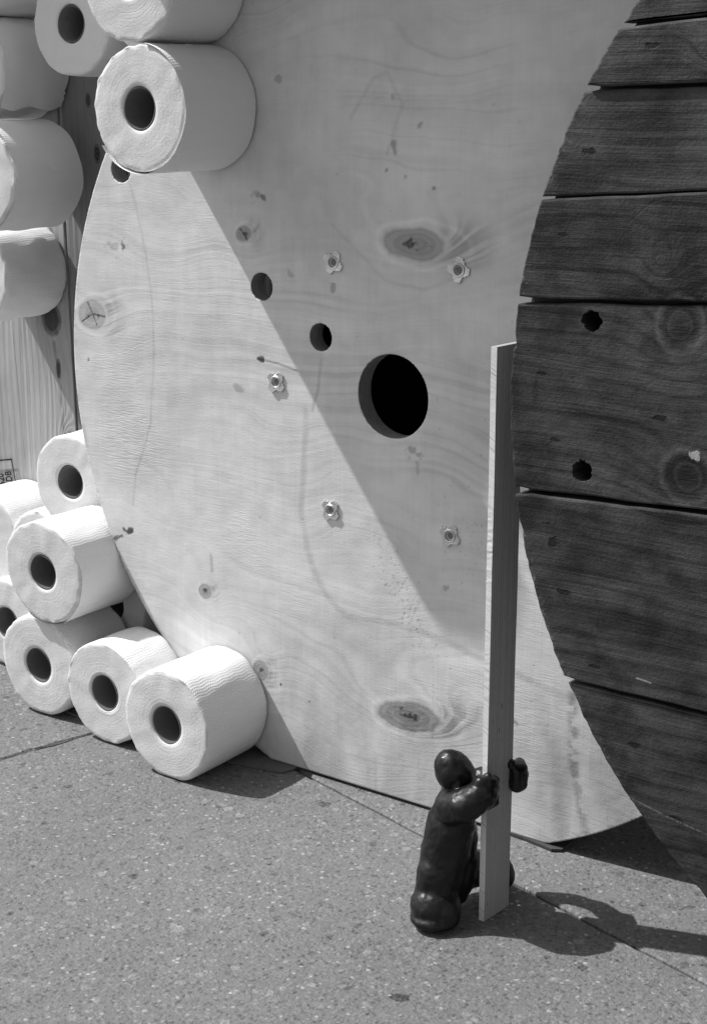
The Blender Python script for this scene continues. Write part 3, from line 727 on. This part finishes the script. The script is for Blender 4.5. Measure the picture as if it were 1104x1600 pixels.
# ------------------------------------------------------------------ sheet and shim under things
pts = [(-1.31, 1.29), (-1.31, 1.150)] + [(-1.30 + 0.37 * i / 24, 1.142 - 0.022 * math.sin(PI * i / 24) + 0.0015 * mnoise.noise(Vector((i * 0.6, 0, 0)))) for i in range(25)] + [(-0.925, 1.158), (-0.92, 1.29)]
bm = bmesh.new(); t = [bm.verts.new((x, y, 0.0022 if y > 1.20 else 0.0024)) for x, y in pts]; b = [bm.verts.new((x, y, 0.0004)) for x, y in pts]
bm.faces.new(t); bm.faces.new(b[::-1])
for i in range(len(pts)): bm.faces.new((t[i], b[i], b[(i + 1) % len(pts)], t[(i + 1) % len(pts)]))
tag(link('cardboard_sheet', mesh('cardboard_sheet', bm), None, [M_CARD]), 'thin grey cardboard sheet lying under the lowest toilet rolls', 'cardboard')
bm = bmesh.new(); pts = [(-0.690, 1.1615), (-0.660, 1.1600), (-0.640, 1.1570), (-0.628, 1.1550), (-0.620, 1.160), (-0.62, 1.20), (-0.69, 1.20)]
t = [bm.verts.new((x, y, 0.0028)) for x, y in pts]; b = [bm.verts.new((x, y, 0.0002)) for x, y in pts]
bm.faces.new(t); bm.faces.new(b[::-1])
for i in range(len(pts)): bm.faces.new((t[i], b[i], b[(i + 1) % len(pts)], t[(i + 1) % len(pts)]))
tag(link('shim', mesh('shim', bm), None, [M_SHIM]), 'thin dark shim wedged under the flat foot of the plywood disc', 'shim')

# ------------------------------------------------------------------ toilet rolls
def roll_mesh(R, L, seed, squash=0.02, flat=None, core=0.0196, wrinkle=0.0006):
    """axis +Y, front end at y=0"""
    r = random.Random(seed); bm = bmesh.new(); n = 112
    p2, p3, p5 = r.uniform(0, 6.28), r.uniform(0, 6.28), r.uniform(0, 6.28)
    a2, a3, a5 = squash * r.uniform(0.5, 1.0), squash * r.uniform(0.3, 0.9), squash * r.uniform(0.1, 0.5)
    prof = [(core, 0.010), (core, 0.001), (core + 0.0012, 0.0)]
    for f in (0.12, 0.3, 0.5, 0.7, 0.86, 0.955): prof.append((core + (R - core) * f, None))
    prof += [(R - 0.0007, 0.0006), (R, 0.002), (R + 0.0002, 0.006), (R + 0.0003, L * 0.14), (R + 0.0004, L * 0.22), (R + 0.0004, L * 0.30), (R + 0.0005, L * 0.38), (R + 0.0006, L * 0.46), (R + 0.0006, L * 0.54), (R + 0.0005, L * 0.62), (R + 0.0004, L * 0.70), (R + 0.0003, L * 0.78), (R + 0.0002, L * 0.86), (R, L - 0.006), (R - 0.0003, L - 0.002), (R - 0.0014, L - 0.0003), (core + (R - core) * 0.5, L), (core, L)]
    rings = []
    for k, (rr, yy) in enumerate(prof):
        ring = []
        f = min(1, max(0, (rr - core) / (R - core)))
        for i in range(n):
            a = 2 * PI * i / n; ca, sa = math.cos(a), math.sin(a)
            dfm = 1 + f * (a2 * math.cos(2 * a + p2) + a3 * math.cos(3 * a + p3) + a5 * math.cos(5 * a + p5))
            q = rr * dfm + f * 0.0006 * mnoise.noise(Vector((ca * 3, sa * 3, seed + (yy or 0) * 30)))
            if k >= 9 and f > 0.9:
                q += wrinkle * (mnoise.noise(Vector((ca * 3.5 + (yy or 0) * 18, sa * 3.5, seed + (yy or 0) * 22))) + 0.6 * mnoise.noise(Vector((ca * 9, sa * 9, seed + (yy or 0) * 35))))
            x, z = q * ca, q * sa
            y = yy
            if y is None:
                y = -0.0012 * math.sin(f * PI) * (0.4 + 0.8 * mnoise.noise(Vector((seed * 1.3, 0.2, 0)))) + 0.0007 * mnoise.noise(Vector((x * 60, z * 60, seed)))
            if 0.0 < f and k in range(9, 12):    # crushed, slightly ragged front rim
                y += 0.0017 * mnoise.noise(Vector((ca * 6, sa * 6, seed + 4))) + 0.0006 * mnoise.noise(Vector((ca * 25, sa * 25, seed + 9)))
            if k >= len(prof) - 5 and f > 0.5:
                y += 0.0012 * mnoise.noise(Vector((ca * 5, sa * 5, seed + 14)))
            if flat is not None: z = max(z, -flat)
            ring.append(bm.verts.new((x, y, z)))
        rings.append(ring)
    for k, (ra, rb) in enumerate(zip(rings, rings[1:])):
        mi = 1 if k < 9 or k >= len(prof) - 3 else 0
        for i in range(n):
            fc = bm.faces.new((ra[i], ra[(i + 1) % n], rb[(i + 1) % n], rb[i])); fc.material_index = mi
    me = mesh('paper', bm, True); return me
def core_mesh(L, core=0.0196, seed=0):
    bm = bmesh.new(); n = 48; r = random.Random(seed); ph = r.uniform(0, 6.28)
    def ring(rr, y, dent):
        o = []
        for i in range(n):
            a = 2 * PI * i / n
            q = rr * (1 + dent * 0.03 * math.cos(2 * a + ph)); o.append(bm.verts.new((q * math.cos(a), y + 0.0005 * math.sin(3 * a + ph), q * math.sin(a))))
        return o
    R = [ring(core - 0.0003, L - 0.001, 0), ring(core - 0.0003, 0.0012, 1), ring(core - 0.0016, 0.0008, 1), ring(core - 0.0016, L - 0.001, 1)]
    for ra, rb in zip(R, R[1:]):
        for i in range(n): bm.faces.new((ra[i], ra[(i + 1) % n], rb[(i + 1) % n], rb[i]))
    return mesh('core', bm, True)
def toilet_roll(x, yf, z, R, L, seed, label, squash=0.02, flat=None, group=None, yaw=None, wrinkle=0.0006):
    yw = math.radians(rnd.uniform(-2, 2)) if yaw is None else math.radians(yaw)
    e = empty('toilet_roll', (x, yf, z), label, 'toilet roll', group, (0, 0, yw))
    link('paper', roll_mesh(R, L, seed, squash, flat, wrinkle=wrinkle), e, [M_SIDE, M_END])
    link('core', core_mesh(L, seed=seed), e, [M_CORE])
    return e
def loose_sheet(e, R, L, a0, a1, seed, front=-0.0005, lift=0.004, tail=0.0, thick=0.0):
    """outermost sheet, an arc of paper lying on the roll; its last part lifts off"""
    bm = bmesh.new(); n = 70; m_ = 16; rows = []
    for i in range(n + 1):
        f = i / n; a = a0 + (a1 - a0) * f; row = []
        up = lift * max(0.0, (f - 0.8) / 0.2) ** 2
        for j in range(m_ + 1):
            g = j / m_
            y = front + 0.0012 * mnoise.noise(Vector((f * 9, 0, seed))) * (1 - g) + (L - front - 0.001) * g + 0.003 * mnoise.noise(Vector((f * 6, 3, seed))) * g
            rr = R * 1.014 + 0.0007 + up * (0.6 + 0.4 * math.sin(g * 9 + seed)) + 0.0006 * mnoise.noise(Vector((f * 7, g * 4, seed + 2)))
            row.append(bm.verts.new((rr * math.cos(a), y, rr * math.sin(a))))
        rows.append(row)
    if tail:
        a = a1; tx, tz = -math.sin(a) * (1 if a1 > a0 else -1), math.cos(a) * (1 if a1 > a0 else -1)
        last = [v.co.copy() for v in rows[-1]]
        for i in range(1, 9):
            d = tail * i / 8
            rows.append([bm.verts.new((c.x + tx * d, c.y + 0.003 * mnoise.noise(Vector((i, k * 0.4, seed))), c.z + tz * d + 0.10 * d * math.sin(k * 0.7 + i * 0.3))) for k, c in enumerate(last)])
    for ra, rb in zip(rows, rows[1:]):
        for j in range(m_): bm.faces.new((ra[j], rb[j], rb[j + 1], ra[j + 1]))
    me = mesh('loose_sheet', bm, True)
    return link('loose_sheet', me, e, [M_SIDE])

Z0 = 0.0025
# lower pile
rA = toilet_roll(-1.0155, 1.068, 0.0565, 0.0565, 0.0915, 11, 'toilet roll at the end of the low pile, against the plywood disc foot', 0.018, 0.0540, yaw=0)
rB = toilet_roll(-1.1270, 1.094, 0.0565, 0.0545, 0.066, 12, 'toilet roll on the ground squeezed behind the end roll of the low pile', 0.012, 0.0538, yaw=0)
rC = toilet_roll(-1.2440, 1.110, 0.0570, 0.0560, 0.090, 13, 'toilet roll on the ground directly under the roll stacked against the disc rim', 0.02, 0.0540, yaw=0.5)
rD = toilet_roll(-1.2215, 1.103, 0.1690, 0.0560, 0.091, 14, 'angular toilet roll stacked on another and leaning on the disc rim', 0.030, None, yaw=0)
rE = toilet_roll(-1.2766, 1.200, 0.2410, 0.0535, 0.092, 15, 'topmost toilet roll of the low pile, partly behind the disc rim', 0.014)
rG = toilet_roll(-1.3300, 1.200, 0.1440, 0.0545, 0.092, 16, 'toilet roll mostly hidden behind the angular stacked roll, below the topmost one', 0.012)
rH = toilet_roll(-1.3850, 1.190, 0.0555, 0.0530, 0.092, 17, 'toilet roll on the ground behind the front row with only half its core showing', 0.014, 0.0528)
rI = toilet_roll(-1.2260, 1.206, 0.1060, 0.0525, 0.086, 18, 'shaded toilet roll deep inside the pile, behind the gap by the disc edge', 0.012)
rF = toilet_roll(-1.4450, 1.215, 0.1450, 0.0560, 0.082, 19, 'sunlit toilet roll of the low pile directly under the black pallet stamp', 0.016)
# upper cluster
rT = toilet_roll(-1.0205, 1.0640, 0.6490, 0.0558, 0.096, 20, 'toilet roll with ragged front edge stuck to the plywood disc above its rim hole', 0.010, yaw=0)
rO = toilet_roll(-1.0295, 1.0640, 0.7620, 0.0558, 0.096, 21, 'toilet roll resting on top of the ragged one on the plywood disc', 0.010, yaw=0)
rN = toilet_roll(-1.2440, 1.200, 0.7320, 0.0530, 0.095, 22, 'toilet roll with a diagonal shadow across its end, high on the pallet', 0.014)
rP = toilet_roll(-1.1250, 1.188, 0.7500, 0.0500, 0.095, 23, 'toilet roll squeezed behind the upper rolls with only a sliver showing', 0.012)
rL = toilet_roll(-1.4040, 1.200, 0.6900, 0.0545, 0.095, 24, 'toilet roll with a loose torn sheet hanging below it on the pallet', 0.018, wrinkle=0.0016)
rK = toilet_roll(-1.3640, 1.168, 0.5750, 0.0580, 0.100, 25, 'toilet roll with creased side below the one with the loose sheet', 0.024, wrinkle=0.0018)
rJ = toilet_roll(-1.4240, 1.208, 0.4620, 0.0545, 0.090, 26, 'lowest toilet roll on the pallet above its ringed knot', 0.016, wrinkle=0.0014)
rM = toilet_roll(-1.3950, 1.195, 0.8010, 0.0545, 0.095, 27, 'shaded toilet roll above the one with the loose sheet', 0.014, wrinkle=0.0012)
loose_sheet(rT, 0.0558, 0.096, math.radians(215), math.radians(440), 3, -0.0018, 0.0)
loose_sheet(rK, 0.0580, 0.100, math.radians(-100), math.radians(110), 5, 0.0012, 0.001)
loose_sheet(rL, 0.0545, 0.095, math.radians(150), math.radians(-22), 8, 0.001, 0.002, 0.024)
loose_sheet(rD, 0.0560, 0.091, math.radians(-120), math.radians(38), 9, 0.0012, 0.0008)
# unseen rolls added above the view to shade the pallet rolls and the disc
for k, (x, z) in enumerate([(-1.405, 0.915), (-1.520, 0.900), (-1.29, 0.945)]):
    toilet_roll(x, 1.125, z, 0.0570, 0.095, 80 + k, 'unseen toilet roll added high on the pallet to shade the rolls below', 0.012, None, 'added shading rolls high on the pallet')
SHADE_ARCH = 'unseen toilet roll in the double arch added over the plywood disc to shade it'  # arch out of view, added to cast shade on the disc
for k, (x, z) in enumerate([(-1.0300, 0.8790), (-0.942, 0.822), (-0.832, 0.862), (-0.719, 0.875), (-0.606, 0.864), (-0.497, 0.830), (-0.397, 0.776)]):
    toilet_roll(x, 1.068, z, 0.0570, 0.092, 40 + k, SHADE_ARCH, 0.010, None, 'added shading arch of rolls over the disc')
for k, (x, z) in enumerate([(-1.030, 0.890), (-0.930, 0.862), (-0.900, 0.972), (-0.815, 0.900), (-0.702, 0.905), (-0.590, 0.890), (-0.483, 0.850)]):
    toilet_roll(x, 0.972, z, 0.0570, 0.093, 60 + k, SHADE_ARCH, 0.010, None, 'added shading arch of rolls over the disc')

# ------------------------------------------------------------------ lath held by the figure
LW, LT, LH = 0.0355, 0.0052, 0.478
bm = bmesh.new(); N = 240; rows = []
for i in range(N + 1):
    z = LH * i / N; row = []
    for k, (a, b) in enumerate([(0, 0), (LT, 0), (LT + 0, LW), (0, LW)]):
        j = 0.0 if k > 1 else 1.0
        row.append(bm.verts.new((-a if False else a, b + j * 0.0003 * (mnoise.noise(Vector((z * 170, 0, 0))) + mnoise.noise(Vector((z * 620, 1, k)))) * (0.4 + mnoise.noise(Vector((z * 14, 5, 0)))) + 0.0006 * mnoise.noise(Vector((z * 12, k, 4))), z)))
    rows.append(row)
for ra, rb in zip(rows, rows[1:]):
    for k in range(4): bm.faces.new((ra[k], ra[(k + 1) % 4], rb[(k + 1) % 4], rb[k]))
bm.faces.new(rows[0]); bm.faces.new(rows[-1])
lath = link('wooden_lath', mesh('wooden_lath', bm), None, [M_LATH], (-0.6161, 1.0128, 0.0), (0, 0, math.radians(-4.2)))
tag(lath, 'tall thin pale wooden lath held upright by the clay figure', 'wooden lath')

# ------------------------------------------------------------------ clay figure
e1 = Vector((math.cos(HEAD), math.sin(HEAD), 0)); e2 = Vector((-math.sin(HEAD), math.cos(HEAD), 0))
FO = Vector((-0.635, 1.0, 0))
_t = bmesh.new(); bmesh.ops.create_icosphere(_t, subdivisions=3, radius=1.0)
ICO_V = [v.co.copy() for v in _t.verts]; ICO_F = [tuple(v.index for v in f.verts) for f in _t.faces]; _t.free()
from mathutils import Euler
class Blobs:
    """overlapping balls that a voxel remesh melts into one surface"""
    def __init__(s): s.v = []; s.f = []
    def put(s, mt):
        o = len(s.v); s.v += [mt @ c for c in ICO_V]; s.f += [tuple(i + o for i in f) for f in ICO_F]
    def ellip(s, c, r, rot=(0, 0, 0)):
        s.put(Matrix.Translation(c) @ Euler(rot).to_matrix().to_4x4() @ Matrix.Diagonal((r[0], r[1], r[2], 1)))
    def chain(s, ch):
        for p, q in zip(ch, ch[1:]):
            n = max(2, int((Vector(p[:3]) - Vector(q[:3])).length / 0.0030))
            for i in range(n + 1):
                a = [p[k] + (q[k] - p[k]) * i / n for k in range(4)]
                s.ellip(a[:3], (a[3],) * 3)
    def melt(s, voxel, smooth):
        me = bpy.data.meshes.new('body'); me.from_pydata(s.v, [], s.f)
        o = bpy.data.objects.new('tmp', me); C.objects.link(o)
        md = o.modifiers.new('r', 'REMESH'); md.mode = 'VOXEL'; md.voxel_size = voxel; md.use_smooth_shade = True
        ms = o.modifiers.new('s', 'SMOOTH'); ms.factor = 0.5; ms.iterations = smooth
        out = bpy.data.meshes.new_from_object(o.evaluated_get(bpy.context.evaluated_depsgraph_get()))
        bpy.data.objects.remove(o); return out
bl = Blobs()
# head: skull, face and jaw turned to the lath, ear on the near side, brow, nose
bl.ellip((0.0012, 0.0060, 0.1302), (0.0162, 0.0150, 0.0192), (0, -0.75, 0.0))
bl.ellip((0.0075, 0.0080, 0.1235), (0.0105, 0.0105, 0.0125), (0, 0.25, 0))
bl.ellip((0.0140, 0.0095, 0.1300), (0.0035, 0.0075, 0.0030))
bl.ellip((0.0172, 0.0100, 0.1245), (0.0030, 0.0026, 0.0040))
bl.ellip((0.0030, -0.0075, 0.1235), (0.0030, 0.0022, 0.0050), (0, 0.3, 0))
bl.ellip((0.0150, 0.0095, 0.1150), (0.0034, 0.0055, 0.0020))
bl.chain([(0.0040, 0.0065, 0.1190, 0.0100), (0.0030, 0.0070, 0.1080, 0.0120)])
# torso
bl.chain([(0.0020, 0.0070, 0.1020, 0.0150), (-0.0010, 0.0070, 0.0820, 0.0205), (-0.0055, 0.0055, 0.0590, 0.0205), (-0.0085, 0.0040, 0.0390, 0.0192), (-0.0125, 0.0010, 0.0240, 0.0185)])
bl.chain([(0.0005, -0.0060, 0.1035, 0.0125), (0.0030, 0.0200, 0.1035, 0.0125)])
bl.ellip((0.0050, 0.0130, 0.0660), (0.0170, 0.0165, 0.0350))
bl.ellip((0.0085, 0.0170, 0.0480), (0.0140, 0.0170, 0.0420))
bl.ellip((-0.0125, -0.0010, 0.0330), (0.0178, 0.0175, 0.0300))
# near leg folded under, knee towards the lath
bl.ellip((-0.0150, -0.0080, 0.0170), (0.0196, 0.0190, 0.0185))
bl.chain([(-0.0110, -0.0030, 0.0220, 0.0175), (-0.0055, -0.0140, 0.0145, 0.0138), (-0.0050, -0.0165, 0.0120, 0.0118)])
bl.ellip((-0.0135, -0.0120, 0.0080), (0.0215, 0.0185, 0.0084))
# far leg reaching past the lath
bl.chain([(-0.0040, 0.0150, 0.0300, 0.0190), (0.0150, 0.0360, 0.0270, 0.0165), (0.0400, 0.0480, 0.0230, 0.0140), (0.0450, 0.0480, 0.0150, 0.0132), (0.0450, 0.0480, 0.0110, 0.0112)])
# near arm: shoulder, elbow, fist closed on the broad face
bl.chain([(-0.0010, -0.0070, 0.1030, 0.0142), (0.0075, -0.0170, 0.1100, 0.0138), (0.0160, -0.0190, 0.1160, 0.0132), (0.0225, -0.0165, 0.1195, 0.0126)])
bl.ellip((0.0245, -0.0140, 0.1200), (0.0115, 0.0095, 0.0158), (0, 0.25, 0.3))
# far arm round the back edge
bl.chain([(0.0030, 0.0220, 0.1010, 0.0125), (0.0060, 0.0440, 0.0940, 0.0112), (0.0140, 0.0590, 0.0940, 0.0105), (0.0300, 0.0590, 0.1010, 0.0098), (0.0440, 0.0470, 0.1100, 0.0094), (0.0515, 0.0310, 0.1150, 0.0092)])
bl.ellip((0.0535, 0.0275, 0.1160), (0.0105, 0.0098, 0.0138), (0, 0.25, 0.4))
# fingers and thumbs
for k, dz in enumerate((0.0102, 0.0038, -0.0026, -0.0086)):
    bl.chain([(0.0195, -0.0185, 0.1205 + dz, 0.0050), (0.0270, -0.0180, 0.1200 + dz, 0.0049), (0.0325, -0.0115, 0.1195 + dz, 0.0044), (0.0320, -0.0080, 0.1195 + dz, 0.0036)])
    bl.chain([(0.0570, 0.0330, 0.1160 + dz * 0.85, 0.0052), (0.0580, 0.0245, 0.1160 + dz * 0.8, 0.0052), (0.0525, 0.0190, 0.1160 + dz * 0.75, 0.0046)])
bl.chain([(0.0210, -0.0150, 0.1280, 0.0044), (0.0270, -0.0125, 0.1335, 0.0040)])
bl.chain([(0.0510, 0.0255, 0.1270, 0.0044), (0.0480, 0.0200, 0.1300, 0.0040)])
body2 = bl.melt(0.0009, 18)
cos = [v.co.copy() for v in body2.vertices]; nrs = [v.normal.copy() for v in body2.vertices]
for p, q in zip(cos, nrs):
    p += q * (0.0013 * mnoise.noise(p * 48) + 0.0007 * mnoise.noise(p * 120) + 0.0003 * mnoise.noise(p * 260))
    if p.z < 0.0004: p.z = 0.0004
body2.vertices.foreach_set('co', [c for p in cos for c in p]); body2.update()
for p in body2.polygons: p.use_smooth = True
fig = link('clay_figure', body2, None, [M_CLAY], FO, (0, 0, HEAD))
tag(fig, 'small dark glossy clay figure kneeling and hugging the upright lath', 'figurine')
